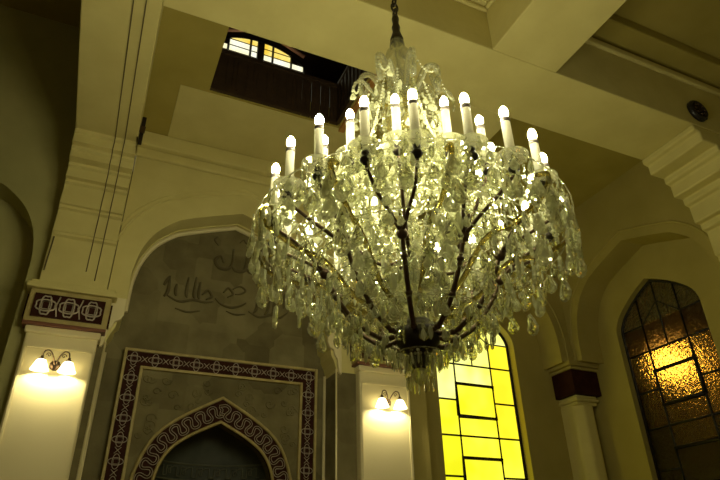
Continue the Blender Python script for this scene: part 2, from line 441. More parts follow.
tag(arch_trim(5.52, 7.0-.004, 'x', .14, .018).build('trim_9', M['plaster_shade_brown']), kind=S)
tag(arch_trim(5.46, YP-.004, 'y', .14, .018).build('trim_10', M['plaster_shade_brown']), kind=S)
# inner roll of the niche bay arch and its jambs
t = arch_trim(1.42, 7.385, 'y', -.02, .035)
t.tube([(.015, 7.385, 2.36), (.015, 7.385, FLOOR)], .022, 6).tube([(2.825, 7.385, 2.36), (2.825, 7.385, FLOOR)], .022, 6)
tag(t.build('trim_11', M['trim']), kind=S)
t = arch_trim(1.42, 7.30, 'y', -.008, .012)
tag(t.build('trim_12', M['plaster']), kind=S)

# ---- pillars
def interlace(m, cx, cz, w, h, y, r):
    """one cell: two crossing pointed ovals with a small square knot"""
    pts = []
    for k in range(25):
        a = 2*PI*k/24; pts.append((cx + w*.5*math.cos(a)*(1-.12*math.cos(4*a)), cz + h*.26*math.sin(a)))
    m.ribbon(pts, r, y)
    pts = []
    for k in range(25):
        a = 2*PI*k/24; pts.append((cx + w*.26*math.cos(a), cz + h*.46*math.sin(a)*(1-.12*math.cos(4*a))))
    m.ribbon(pts, r, y)
    q = .17
    m.ribbon([(cx-w*q, cz-h*q), (cx+w*q, cz-h*q), (cx+w*q, cz+h*q), (cx-w*q, cz+h*q), (cx-w*q, cz-h*q)], r*.8, y)
def capital_block(root, x0, x1, y0, y1, z0, z1, left_face=True):
    """mouldings, maroon block, pattern; coordinates local to root"""
    b = bevel(MB().box(x0, x1, y0, y1, z0, z1).build('capital', M['gold'], root), .012)
    e = .02
    p = MB(); p.box(x0+.06, x1-.06, y0-e, y0+.02, z0+.05, z1-.06)
    p.box(x0-e, x0+.02, y0+.06, y1-.05, z0+.05, z1-.06); p.box(x1-.02, x1+e, y0+.06, y1-.05, z0+.05, z1-.06)
    p.build('inlay_panel', M['maroon'], b)
    m = MB(); n = 3; cw = (x1-x0-.14)/n; h = z1-z0-.13
    for i in range(n):
        interlace(m, x0+.07+cw*(i+.5), (z0+z1)/2-.005, cw*.88, h, y0-e-.004, .009)
        if i: m.ribbon([(x0+.07+cw*i+.01, z0+.07), (x0+.07+cw*i-.015, (z0+z1)/2), (x0+.07+cw*i+.01, z1-.08)], .008, y0-e-.004)
    m.build('strapwork', M['motif'], b)
    t = MB(); t.box(x0-.05, x1+.05, y0-.05, y1, z1, z1+.06); t.box(x0-.02, x1+.02, y0-.02, y1, z1+.06, z1+.1)
    bevel(t.build('abacus', M['plaster'], b), .012)
    g = MB(); g.box(x0+.0, x1-.0, y0-.012, y1, z0-.035, z0); bevel(g.build('ledge', M['red_wood'], b), .008)
    t = MB(); t.box(x0+.04, x1-.04, y0+.03, y1, z0-.11, z0-.035); bevel(t.build('necking', M['trim'], b), .015)
def pillar(xc, label, w=.72, y=YP, cz0=2.44, cz1=2.82, depth=.4):
    root = empty('pillar', (xc, y, FLOOR), label, 'pillar')
    o = -FLOOR
    h = w/2
    sh = MB().box(-h, h, 0, depth, 0, cz0-.1+o); bevel(sh.build('shaft', M['trim'], root), .02)
    tr = MB()
    for s in (-1, 1):
        x = s*(h-.035)
        tr.box(x-.012, x+.012, -.012, 0, .3, cz0-.25+o)
    tr.box(-h+.03, h-.03, -.012, 0, cz0-.27+o, cz0-.245+o)
    tr.build('edge_beading', M['trim'], root)
    bs = MB().box(-h-.05, h+.05, -.05, depth, 0, .3); bevel(bs.build('plinth', M['plaster'], root), .02)
    capital_block(root, -h-.06, h+.06, -.06, depth, cz0+o, cz1+o)
    return root, h, o
def stepped(root, prof, x0, x1, axis, m='plaster'):
    c = MB().prism(prof, x0, x1, axis); return bevel(c.build('corbel', M[m], root), .022)

def corbel_profile(o, back, zt):
    st = [(7.0-.02, 2.92), (6.93, 3.56), (6.85, 3.90), (6.74, 4.22), (6.58, 4.40), (6.46, 4.54), (6.30, ZB)]
    prof = [(back, 2.92+o)]
    for (y0, z0), (y1, z1) in zip(st, st[1:]):
        yy = y0-YP
        prof += [(yy, z0+o), (yy, z1-.05+o), (yy-.04, z1-.035+o), (yy-.04, z1+o)]
    prof += [(st[-1][0]-YP, ZB+o), (back, ZB+o)]
    return prof
p1, h, o = pillar(-.44, 'cream pillar at left with stepped corbel and lit double wall lamp', y=YP-.12, depth=.5)
stepped(p1, corbel_profile(o, .35, 0), -.37, .34, 'x')
p2, h, o = pillar(3.49, 'cream pillar behind the chandelier between niche and yellow window', .74, y=YP-.12, depth=.5)
stepped(p2, corbel_profile(o, .35, 0), -.38, .38, 'x')
# corner pillar
p3 = empty('corner_pillar', (7.15, 7.25, FLOOR), 'plain corner pillar with dark capital block between the two stained glass windows', 'pillar')
E_ = EYE
sh = MB().prism([(-.06,-.18),(.12,-.18),(.20,-.10),(.26,.24),(-.2,.24),(-.18,.1),(-.18,-.06)], 0, 2.30+E_, 'z'); bevel(sh.build('shaft', M['plaster'], p3), .03)
nk = MB().box(-.19, .22, -.19, .24, 2.27+E_, 2.32+E_).box(-.22, .25, -.22, .245, 2.32+E_, 2.37+E_).box(-.20, .23, -.20, .24, 2.37+E_, 2.42+E_)
bevel(nk.build('necking', M['plaster'], p3), .02)
cb = bevel(MB().box(-.26, .29, -.26, .25, 2.42+E_, 2.81+E_).build('capital', M['maroon'], p3), .01)
bevel(MB().box(-.32, .34, -.32, .26, 2.86+E_, 2.94+E_).box(-.28, .31, -.28, .25, 2.81+E_, 2.86+E_).build('abacus', M['plaster_shade_brown'], cb), .015)
# right pillar (just outside the picture) with the stepped corbel that is in it
p4 = empty('corbelled_pillar', (7.2, 3.72, FLOOR), 'stepped plaster corbel at the upper right end of the cross beam, on its pillar', 'pillar')
MB().box(-.2, .25, -.39, .40, 0, 2.9+EYE).build('shaft', M['plaster'], p4)
st = [(6.96, 2.9), (6.84, 3.42), (6.66, 3.86), (6.42, 4.20), (6.10, 4.47), (5.74, ZB-.002)]
prof = [(.2, 2.9+EYE)]
for (x0, z0), (x1, z1) in zip(st, st[1:]):
    prof += [(x0-7.2, z0+EYE), (x0-7.2, z1-.10+EYE), (x0-7.28, z1-.08+EYE), (x0-7.28, z1+EYE)]
prof += [(.2, ZB-.002+EYE)]
bevel(MB().prism(prof, -.39, .40, 'y').build('corbel', M['plaster'], p4), .02)

# impost brackets where the niche arch lands
def impost(xc, s, label):
    m = MB()
    m.prism([(0, 0), (s*.20, 0), (s*.20, -.20), (s*.17, -.27), (s*.11, -.30), (s*.10, -.36), (s*.06, -.42), (s*.04, -.60), (0, -.62)], -.05, -.001, 'y')
    ob = m.build('impost_block', M['trim']); ob.location = (xc, YP, 2.90); bevel(ob, .012)
    tag(ob, label, 'moulding')
impost(-.06, 1, 'small curved plaster impost block right of the left pillar capital')
impost(2.90, -1, 'small curved plaster impost block left of the centre pillar capital')

# ---- prayer niche (mihrab) with patterned frame
ni = empty('prayer_niche', (1.46, 7.35, FLOOR), 'prayer niche with maroon patterned frame and pointed patterned arch in grey wall', 'niche')
o = EYE
NX0, NX1, NZ = -1.21, 1.215, 2.41
FW = .20
bd = MB()   # maroon band
bd.box(NX0, NX0+FW, -.02, .05, 0, NZ+o); bd.box(NX1-FW, NX1, -.02, .05, 0, NZ+o); bd.box(NX0+FW, NX1-FW, -.02, .05, NZ-FW+o, NZ+o)
bb = bd.build('frame_border', M['maroon'], ni)
ed = MB()
for i0, i1, z in ((NX0-.02, NX0+.015, NZ+.02), (NX0+FW-.015, NX0+FW+.02, NZ-FW+.015)):
    ed.box(i0, i1, -.045, .05, 0, z+o)
    j0, j1 = NX0+NX1-i1, NX0+NX1-i0
    ed.box(j0, j1, -.045, .05, 0, z+o)
    ed.box(i1, j0, -.045, .05, z-.035+o, z+o)
bevel(ed.build('frame_edging', M['gold'], bb), .006)
st = MB()
def knot(m, cx, cz, s, y, r=.0045):
    for a, b in ((.5, .24), (.24, .5)):
        m.ribbon([(cx+a*s*.92*math.cos(2*PI*k/16), cz+b*s*.92*math.sin(2*PI*k/16)) for k in range(17)], r, y)
    q = .15*s
    m.ribbon([(cx-q, cz-q), (cx+q, cz-q), (cx+q, cz+q), (cx-q, cz+q), (cx-q, cz-q)], r*.8, y)
def cross(m, cx, cz, s, y, vert, r=.0045):
    a = .17*s
    m.ribbon([(cx-a, cz-a), (cx+a, cz+a)], r, y); m.ribbon([(cx-a, cz+a), (cx+a, cz-a)], r, y)
nz = NZ-FW/2; pitch = .235
nk_ = round((NX1-NX0-FW)/pitch); px = (NX1-NX0-FW)/nk_
for i in range(nk_+1):
    cx = NX0+FW/2+px*i
    knot(st, cx, nz+o, .175, -.024)
    if i < nk_: cross(st, cx+px/2, nz+o, .2, -.024, False)
for sx in (NX0+FW/2, NX1-FW/2):
    for i in range(1, 16):
        cz = nz - pitch*i
        knot(st, sx, cz+o, .175, -.024); cross(st, sx, cz+pitch/2+o, .2, -.024, True)
st.build('frame_strapwork', M['motif'], bb)
# pointed arch band
def niche_arch(w, apex, zs, n=20):
    """four-centred pointed outline, left half then right half"""
    q = smooth_path([Vector(p) for p in ((-w, zs-.9, 0), (-w, zs-.3, 0), (-w*.965, zs+.02, 0), (-w*.80, zs+(apex-zs)*.42, 0), (-w*.50, zs+(apex-zs)*.70, 0), (0, apex, 0))], 6)
    left = [(p.x, p.y) for p in q]
    return left + [(-x, z) for x, z in left[::-1]][1:]
AZS = 1.05
outer = niche_arch(.93, 1.93, AZS); inner = niche_arch(.70, 1.64, AZS-.02)
ab = MB()
n = len(outer)
V = [[ab.bm.verts.new((x, y, z+o)) for x, z in pts] for pts, y in ((outer, -.03), (inner, -.03), (inner, .06), (outer, .06))]
for k in range(n-1):
    for j in range(4): ab._f([V[j][k], V[j][k+1], V[(j+1) % 4][k+1], V[(j+1) % 4][k]])
arb = ab.build('arch_band', M['maroon'], ni)
ae = MB(); ae.tube([(x, -.035, z+o) for x, z in outer], .02, 6); ae.tube([(x, -.035, z+o) for x, z in inner], .02, 6)
ae.build('arch_edging', M['gold'], arb)
# meander along the band
mid = [((a[0]+b[0])/2, (a[1]+b[1])/2) for a, b in zip(outer, inner)]
L = [0]
for a, b in zip(mid, mid[1:]): L.append(L[-1]+math.hypot(b[0]-a[0], b[1]-a[1]))
def at_len(s):
    s = max(0, min(L[-1]-1e-6, s))
    for i in range(len(L)-1):
        if L[i] <= s <= L[i+1]:
            t = (s-L[i])/(L[i+1]-L[i]+1e-9); a, b = mid[i], mid[i+1]
            d = Vector((b[0]-a[0], b[1]-a[1])).normalized()
            return Vector((a[0]+(b[0]-a[0])*t, a[1]+(b[1]-a[1])*t)), Vector((-d.y, d.x))
sw = MB(); P_ = L[-1]/26
def meander(off, amp, r):
    pts = []
    N = 26*24
    for k in range(N+1):
        th = 2*PI*k/24
        s = L[-1]*k/N - .165*P_*math.sin(2*th)
        p, nrm = at_len(s)
        lat = amp*math.sin(th)
        q = p + nrm*lat
        pts.append((q.x, q.y+o))
    # offset line parallel
    out = []
    for i in range(len(pts)):
        a = Vector(pts[max(i-1, 0)]); b = Vector(pts[min(i+1, len(pts)-1)]); d = (b-a)
        d = d.normalized() if d.length > 1e-9 else Vector((1, 0))
        out.append((pts[i][0]-d.y*off, pts[i][1]+d.x*off))
    sw.tube([(x, -.036, z) for x, z in out], r, 4)
meander(.013, .072, .0048); meander(-.013, .072, .0048)
sw.build('arch_strapwork', M['motif'], arb)
# spandrel panel with carved arabesque (outline of the frame minus the arch)
sp = MB()
A = outer
x0, x1, zt = NX0+FW, NX1-FW, NZ-FW
sp.prism([(x0, o-EYE), (A[0][0], 0)] + [(x, z+o) for x, z in A] + [(A[-1][0], 0), (x1, 0), (x1, zt+o), (x0, zt+o)], 0.0, .05, 'y')
spo = sp.build('spandrel_panel', M['stone'], ni)
cv = MB(); rs = random.Random(5)
def swirl(cx, cz, s, d, turns=1.3):
    pts = [(cx + s*(1-k/22)*math.cos(d*k/22*turns*2*PI), -.004, cz + s*(1-k/22)*math.sin(d*k/22*turns*2*PI)+o) for k in range(20)]
    cv.tube(pts, .008, 5)
for k in range(46):
    cx = rs.uniform(.06, .93); cz = rs.uniform(1.3, 2.13)
    lim = 1.93 - cx*.75
    if cz < lim+.14: continue
    s = rs.uniform(.04, .075); d = rs.choice((-1, 1))
    swirl(cx, cz, s, d); swirl(-cx, cz, s, -d)
cv.build('carved_arabesque', M['stone'], spo)
# the niche itself: a half-round apse behind the arch
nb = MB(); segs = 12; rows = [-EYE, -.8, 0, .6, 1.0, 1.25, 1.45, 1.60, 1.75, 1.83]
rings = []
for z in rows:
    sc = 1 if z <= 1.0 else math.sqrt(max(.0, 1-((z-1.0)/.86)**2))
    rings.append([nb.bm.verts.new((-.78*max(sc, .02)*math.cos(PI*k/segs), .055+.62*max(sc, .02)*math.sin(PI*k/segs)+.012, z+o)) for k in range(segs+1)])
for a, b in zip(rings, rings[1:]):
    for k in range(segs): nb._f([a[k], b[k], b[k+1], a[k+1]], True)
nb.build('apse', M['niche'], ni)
nf = MB()
for z in (1.05, 1.24):
    nf.tube([(-.76*math.cos(PI*k/24), .05+.60*math.sin(PI*k/24), z+o) for k in range(25)], .012, 5)
for k in range(4, 20):   # square fret between the two lines
    pass
key = []
for k in range(14):
    u = k/14
    for du, z in ((0, 1.09), (0, 1.20), (.045, 1.20), (.045, 1.12), (.022, 1.12), (.022, 1.16)) if k % 2 == 0 else ((0, 1.20), (.03, 1.2), (.03, 1.09), (.055, 1.09)):
        a = PI*(.18+.64*(u+du)); key.append((-.75*math.cos(a), .05+.59*math.sin(a), z+o))
nf.tube(key, .008, 4)
nf.build('fret_band', M['niche_relief'], ni)

# back wall behind frame must be open at the niche: recess wall sits 5 cm behind the frame

# ---- inscription on the grey wall, engraved strokes
ins = MB()
def stroke(pts, r=.020, k=5):
    q = smooth_path([Vector((x, 7.392, z)) for x, z in pts], k)
    n_ = len(q)
    ins.tube(q, [r*(.55+.6*math.sin(PI*min(1, (i+.6)/n_)))for i in range(n_)], 6)
# upper word, letters right to left
X, Z = 1.20, 3.72
stroke([(X+.78, Z+.02), (X+.77, Z+.25), (X+.79, Z+.46)], .026)                      # alif
stroke([(X+.62, Z+.44), (X+.61, Z+.18), (X+.58, Z+.04), (X+.48, Z+.02), (X+.42, Z+.07)], .026)   # lam
stroke([(X+.42, Z+.42), (X+.42, Z+.15), (X+.39, Z+.03), (X+.28, Z+.01), (X+.22, Z+.06)], .026)   # lam
stroke([(X+.22, Z+.34), (X+.22, Z+.12), (X+.16, Z+.02), (X+.04, Z+.02), (X-.02, Z+.12), (X+.05, Z+.2), (X+.1, Z+.1)], .024)  # heh
stroke([(X+.0, Z+.36), (X-.06, Z+.44), (X-.02, Z+.50)], .012)
stroke([(X+.30, Z+.46), (X+.35, Z+.52), (X+.40, Z+.47), (X+.45, Z+.52)], .011)
# long lower line
zb = 3.17
stroke([(.56, zb+.18), (.60, zb+.30)], .018); stroke([(.62, zb+.32), (.62, zb+.10), (.58, zb+.02)], .02)
for x_, h_ in ((.72, .22), (.86, .34), (.96, .36), (1.02, .30)):
    stroke([(x_, zb+h_), (x_-.005, zb+.12), (x_+.01, zb+.05)], .02)
stroke([(.62, zb+.04), (.78, zb-.02), (.95, zb+.03), (1.1, zb+.02), (1.22, zb+.05)], .018)
stroke([(1.06, zb+.12), (1.13, zb+.2), (1.19, zb+.12), (1.12, zb+.06)], .018)
stroke([(1.24, zb+.10), (1.32, zb+.03), (1.45, zb+.0), (1.58, zb+.04), (1.66, zb+.10)], .016)
stroke([(1.34, zb+.20), (1.40, zb+.28), (1.47, zb+.20), (1.40, zb+.14)], .016)
stroke([(1.46, zb+.27), (1.56, zb+.33), (1.64, zb+.28), (1.58, zb+.22), (1.50, zb+.2)], .014)
stroke([(1.40, zb-.06), (1.52, zb-.09), (1.66, zb-.07)], .012)
for x_, h_ in ((1.82, .26), (1.98, .34), (2.06, .35)):
    stroke([(x_, zb+h_), (x_-.005, zb+.06), (x_-.05, zb-.04)], .02)
stroke([(1.70, zb-.02), (1.86, zb-.08), (2.02, zb-.02), (2.14, zb-.05), (2.26, zb+.05)], .018)
stroke([(2.2, zb+.32), (2.2, zb+.1)], .018); stroke([(.74, zb-.12), (.9, zb-.15), (1.06, zb-.11)], .014)
tag(ins.build('wall_inscription', M['ink']), 'dark engraved calligraphy lines on the grey wall above the prayer niche', 'inscription')

# ---- double wall lamps
def wall_lamp(x, z, label):
    r = empty('wall_lamp', (x, YP-.124, z), label, 'lamp', 'double wall lamps on the pillars')
    MX = Matrix.Rotation(R(90), 4, 'X')
    MB().lathe([(0, .035), (.03, .035), (.05, .028), (.07, .012), (.075, 0), (0, 0)], 20, mtx=MX).build('backplate', M['bronze'], r)
    for s in (-1, 1):
        a = MB()
        pth = smooth_path([(s*.01, -.03, .0), (s*.035, -.09, .09), (s*.09, -.13, .165), (s*.15, -.14, .155), (s*.17, -.14, .085)], 6)
        a.tube(pth, .0095, 8)
        a.tube([(s*(.095+.034*(1-k/16)*math.cos(k/16*2.6*PI)), -.125, .105+.034*(1-k/16)*math.sin(k/16*2.6*PI)) for k in range(15)], .006, 6)
        arm = a.build('arm', M['bronze'], r)
        MB().lathe([(0, .09), (.018, .085), (.022, .06), (.042, .045), (.046, .03), (0, .03)], 16, (s*.17, -.14, 0)).build('shade_collar', M['bronze'], arm)
        MB().lathe([(.03, .035), (.058, .02), (.078, -.02), (.10, -.075), (.122, -.118), (.118, -.118), (.096, -.07), (.073, -.018), (.05, .015), (.026, .028)], 24, (s*.17, -.14, 0)).build('lamp_shade', M['shade'], arm)
        MB().lathe([(0, -.09), (.018, -.085), (.03, -.065), (.03, -.045), (.018, -.015), (.012, .02), (0, .02)], 14, (s*.17, -.14, 0)).build('bulb', M['sconce_bulb'], arm)
    r.scale = (.76, .76, .76)
    return r
M['sconce_bulb'] = emit_mat('sconce_bulb_glow', (1, .88, .52), 600)
wall_lamp(-.445, 1.995, 'bronze double wall lamp with white shades on the left pillar')
wall_lamp(3.51, 1.945, 'bronze double wall lamp with white shades on the pillar under the chandelier')

# ---- well in the ceiling: upper gallery with balustrade and daylit window
zf = ZC+.3
well = MB()
well.box(HX0-.12, HX0, HY0-.1, HY1+.1, ZC+.02, 6.9).box(HX0-.1, HX1+.5, HY0-.2, HY0-.05, ZC+.02, 7.6)
tag(well.build('wall_upper_near', M['wood']), kind=S)
tag(MB().box(-.8, 4.6, 7.3, 7.45, zf+.25, 9.2).build('wall_upper_back', M['wood']), kind=S)
tag(MB().box(-.9, -.8, 4.0, 7.45, zf+.3, 9.2).build('wall_upper_left_shield', M['wood']), kind=S)  # unseen sides and front, added to keep world light out of the gallery
tag(MB().box(4.6, 4.7, 4.0, 7.45, zf+.3, 9.2).build('wall_upper_right_shield', M['wood']), kind=S)
tag(MB().box(-.9, 4.7, 4.0, 7.45, 9.1, 9.2).build('ceiling_upper', M['wood']), kind=S)
tag(MB().box(-.9, 4.7, 3.9, 4.0, 5.76, 9.2).build('wall_upper_front_shield', M['wood']), kind=S)
bal = empty('gallery_balustrade', (HX0-.012, HY1-.045, ZC+.002), 'dark slatted wooden balustrade around the ceiling opening', 'balustrade')
W = HX1-HX0
g = MB().box(0, W, -.012, 0, 0, .07).box(0, W, -.03, .07, .66, .71); g.build('rail', M['wood'], bal)
ns = 13
for i in range(ns):
    x = (i+.5)*W/ns
    wd = .0673 if i < 9 else .060
    dy = .012*(i % 2); s_ = MB().box(x-wd, x+wd, dy, .035, .0, .66).box(x-.012, x+.012, dy-.012, dy, .08, .64); s_.build('slat', M['wood'], bal)
g = MB().box(W-.04, W+.02, -1.35, 0, .0, .10).box(W-.04, W+.03, -1.35, 0, .66, .71); g.build('rail', M['wood'], bal)
for i in range(11):
    y = -.06-.12*i
    MB().box(W-.03, W, y-.028, y+.028, .10, .66).build('slat', M['wood'], bal)
tag(bevel(MB().box(HX1+.022, HX1+.11, 4.14, HY1+.06, ZC-.04, ZC+.012).build('edge_board', M['wood_orange']), .008), 'orange varnished board edging the right side of the ceiling opening', 'board')
w3 = bpy.data.objects.new('window_3', None); COL.objects.link(w3); w3.location = (1.52, 7.28, 6.4); tag(w3, kind=S)
UP = 1.80
def up_top(x): # low arch above each light
    t = abs(x)/.84
    return UP - .34*t**2.4
pn = MB(); brs = MB()
xs_ = [-.82, -.56, -.18, -.045, .045, .22, .56, .80]
for i in range(len(xs_)-1):
    if i == 3: continue
    a, b = xs_[i]+.022, xs_[i+1]-.022
    zs_ = [0, .35, .7, 1.0, 1.22, 1.38, 1.52, 1.66, 1.80]
    for j in range(len(zs_)-1):
        z0, z1 = zs_[j]+.018, zs_[j+1]-.018
        ta, tb = up_top(a), up_top(b)
        if z0 >= min(ta, tb): 
            continue
        pn.mi = 1 if (j >= 7 or (j == 6 and i in (4, 5))) else 0
        pts = [(a, z0), (b, z0), (b, min(z1, tb)), (a, min(z1, ta))]
        v = [pn.bm.verts.new((x, y, z)) for y in (0, .01) for x, z in pts]
        for q in ((0,1,2,3),(7,6,5,4),(0,4,5,1),(1,5,6,2),(2,6,7,3),(3,7,4,0)): pn._f([v[k] for k in q])
pn.build('leaded_panes', [M['daylit_white'], M['daylit_yellow']], w3)
for k in xs_: brs.tube([(k, -.01, 0), (k, -.01, up_top(k))], .016, 6)
brs.tube([(x/20*.84, -.01, up_top(x/20*.84)) for x in range(-20, 21)], .022, 6)
brs.box(-.86, .86, -.02, .02, -.04, .0)
brs.build('window_frame', M['lead'], w3)
hd = MB()
hd.tube([(-.72, -.06, 1.72), (-.02, -.10, 1.99)], .036, 6); hd.tube([(.06, -.10, 1.97), (.78, -.06, 1.70)], .036, 6)
hd.build('arch_head', M['pink_paint'], w3)

# ---- small wall fittings
v = empty('round_vent', (6.19, 3.33, 4.94), 'dark round louvred vent on the face of the cross beam at upper right', 'vent')
MX = Matrix.Rotation(R(90), 4, 'X')
MB().lathe([(0, 0), (.115, 0), (.115, .03), (.10, .045), (.088, .045), (.085, .02), (0, .02)], 24, mtx=MX).build('rim', M['black'], v)
m = MB()
for k in range(-3, 4):
    w_ = math.sqrt(max(0, .085**2-(k*.024)**2)); m.box(-w_, w_, -.038, -.02, k*.024-.004, k*.024+.004)
for k in range(8):
    a = PI*2*k/8; m.lathe([(0, .0), (.012, 0), (.01, .012), (0, .014)], 8, (.06*math.cos(a), -.04, .06*math.sin(a)), mtx=MX)
m.build('louvre', M['bronze'], v)
v.scale = (1.35, 1.35, 1.35)
d = empty('metal_fitting', (-.085, 6.30, 4.72), 'slim dark metal fitting on the right edge of the left beam', 'fitting')
bevel(MB().box(-.02, .03, -.05, .05, -.02, .36).build('body', M['dark_metal'], d), .008)
MB().box(-.03, .04, -.06, -.05, .10, .20).build('cover_plate', M['bronze'], d)
def corb_path(x, off=.006):
    pts = [(x, -3.0, ZB-off), (x, 6.12, ZB-off)]
    st = [(6.98, 2.92), (6.93, 3.56), (6.85, 3.90), (6.74, 4.22), (6.58, 4.40), (6.46, 4.54), (6.30, ZB)]
    for (y0, z0), (y1, z1) in reversed(list(zip(st, st[1:]))):
        y0 -= .12; pts += [(x, y0-.048, z1-.012), (x, y0-.048, z1-.035), (x, y0-.008, z1-.06), (x, y0-.008, z0+.0)]
    return pts
for x, lab in ((-.36, 'thin cable along the left beam, the one farther from the beam edge'), (-.25, 'thin cable along the left beam, the one nearer the right edge')):
    p = corb_path(x); p[-1] = (x, p[-1][1], 3.12 if x < -.3 else 3.02)
    tag(MB().tube(p, .0055, 5).build('cable', M['cable']), lab, 'cable', 'cables on the left beam')
tag(MB().tube([(-.78, 6.852, 3.5), (-.79, 6.852, 3.06)], .008, 5).build('cable', M['cable']), 'short dark strip drawn for the shadow groove on the lower left side of the left corbel', 'cable')  # thin dark tube stands in for a shaded groove

# ------------------------------------------------------------------ chandelier
CX, CY, CZ = 1.515, 2.58, .86
ch = empty('chandelier', (CX, CY, CZ), 'huge tiered crystal chandelier with lit candle lamps hanging from the ceiling on a chain', 'chandelier')
def cy(r, a, z):                       # cylindrical, height from eye
    a = R(a); return Vector((r*math.cos(a), r*math.sin(a), z-CZ))
# chain
ck = MB(); z = 3.60; k = 0
while z < 5.42:
    ln = .088; pts = []
    for j in range(12):
        t = 2*PI*j/12; u = .026*math.cos(t); w = ln/2*math.sin(t)
        pts.append((u, 0, z+ln/2+w-CZ) if k % 2 else (0, u, z+ln/2+w-CZ))
    ck.tube(pts, .0085, 6, closed=True); z += ln-.022; k += 1
ck.build('chain', M['dark_metal'], ch)
MB().lathe([(0, 3.63), (.02, 3.62), (.028, 3.58), (.022, 3.53), (.032, 3.49), (.026, 3.45), (.038, 3.40), (.05, 3.36), (.048, 3.34), (0, 3.34)], 14, (0, 0, -CZ)).build('hook', M['dark_metal'], ch)
def lat(name, prof, m, n=18): return MB().lathe(prof, n, (0, 0, -CZ)).build(name, m, ch)
lat('glass_vase', [(0, 3.34), (.05, 3.34), (.055, 3.30), (.045, 3.28), (.085, 3.22), (.095, 3.16), (.09, 3.08), (.07, 2.99), (.05, 2.92), (.035, 2.88), (0, 2.88)], M['crystal_clear'])
lat('crown_dish', [(0, 2.90), (.04, 2.88), (.13, 2.80), (.14, 2.78), (.05, 2.82), (0, 2.84)], M['crystal_clear'])
lat('stem_rod', [(0, 3.34), (.010, 3.34), (.010, 1.1), (0, 1.1)], M['crystal_clear'], 8)
lat('stem_bowl', [(0, 2.84), (.05, 2.82), (.11, 2.74), (.13, 2.66), (.11, 2.56), (.06, 2.50), (.035, 2.46), (0, 2.46)], M['amber_glass'])
lat('stem_baluster', [(0, 2.45), (.05, 2.43), (.03, 2.36), (.06, 2.28), (.085, 2.16), (.06, 2.04), (.035, 1.98), (.09, 1.94), (.10, 1.90), (.04, 1.86), (.055, 1.74), (.09, 1.62), (.06, 1.50), (0, 1.49)], M['crystal_clear'])
lat('lower_bowl', [(0, 1.48), (.08, 1.47), (.17, 1.42), (.20, 1.36), (.16, 1.28), (.07, 1.22), (.05, 1.16), (0, 1.16)], M['crystal_clear'])
lat('hub', [(0, 1.19), (.08, 1.18), (.115, 1.14), (.115, 1.06), (.085, 1.02), (.05, 1.0), (.055, .96), (.03, .92), (0, .91)], M['dark_metal'], 20)
lat('finial', [(0, .925), (.03, .92), (.045, .885), (.03, .855), (.012, .84), (0, .83)], M['crystal'], 10)

# prototypes: flat-shaded cut crystals, hanging down from the origin
def pear(n=20, scal=.90):
    """rounded pear drop with a scalloped rim and a lens-cut middle"""
    out = []
    for k in range(n):
        a = 2*PI*k/n
        rr = .33*(1 if k % 2 else scal)
        x = rr*math.sin(a); z = -.66 + rr*math.cos(a)
        if z > -.66:
            f = (z+.66)/.33; x *= (1-.55*f); z = -.66 + (z+.66)*1.95
        out.append((x, z))
    V = [(x, 0, z) for x, z in out]; F = []
    for s in (1, -1):
        for q, y in ((.84, .085), (.66, .035), (.36, .10)):
            V += [(x*q, s*y, -.64+(z+.64)*q) for x, z in out]
        V.append((0, s*.085, -.64))
    for s in range(2):
        b = n + s*(3*n+1)
        rings = [0, b, b+n, b+2*n]
        for r0, r1 in zip(rings, rings[1:]):
            for k in range(n):
                q = [r0+k, r0+(k+1) % n, r1+(k+1) % n, r1+k]; F.append(q if s else q[::-1])
        for k in range(n):
            q = [b+2*n+k, b+2*n+(k+1) % n, b+3*n]; F.append(q if s else q[::-1])
    return V, F
PEAR_RIM = 20
def prism_drop():
    V = []; F = []; n = 6
    for r, z in ((.05, 0), (.09, -.08), (.10, -.82)):
        for k in range(n): V.append((r*math.cos(2*PI*k/n), r*math.sin(2*PI*k/n), z))
    V.append((0, 0, -1)); V.append((0, 0, .02))
    for j in range(2):
        for k in range(n): F.append([j*n+k, j*n+(k+1) % n, (j+1)*n+(k+1) % n, (j+1)*n+k])
    for k in range(n): F.append([2*n+k, 2*n+(k+1) % n, 3*n]); F.append([(k+1) % n, k, 3*n+1])
    return V, F
def octagon():
    V = []; n = 8
    for k in range(n): V.append((.5*math.cos(2*PI*k/n), 0, -.5+.5*math.sin(2*PI*k/n)))
    for s in (1, -1):
        for k in range(n): V.append((.3*math.cos(2*PI*k/n), s*.14, -.5+.3*math.sin(2*PI*k/n)))
    F = []
    for s in range(2):
        b = n*(s+1)
        for k in range(n):
            q = [k, (k+1) % n, b+(k+1) % n, b+k]; F.append(q if s else q[::-1])
        F.append(list(range(b, b+n)) if s else list(range(b, b+n))[::-1])
    return V, F
def leaf():
    """long pointed almond drop"""
    V = []; prof = [(0, 0), (.07, -.08), (.15, -.28), (.20, -.52), (.15, -.76), (.06, -.93), (0, -1)]
    n = 4; F = []
    idx = []
    for r, z in prof:
        if r == 0: idx.append([len(V)]); V.append((0, 0, z))
        else:
            idx.append([len(V)+k for k in range(n)])
            V += [(r, 0, z), (0, r*.42, z), (-r, 0, z), (0, -r*.42, z)]
    for a, b in zip(idx, idx[1:]):
        for k in range(n):
            if len(a) == 1: F.append([a[0], b[k], b[(k+1) % n]])
            elif len(b) == 1: F.append([a[(k+1) % n], a[k], b[0]])
            else: F.append([a[(k+1) % n], a[k], b[k], b[(k+1) % n]])
    return V, F
PROTO = {'pear': pear(), 'prism': prism_drop(), 'oct': octagon(), 'leaf': leaf()}
DROPS = []      # (type, position, size, rotation about z, tilt)
rd = random.Random(11)
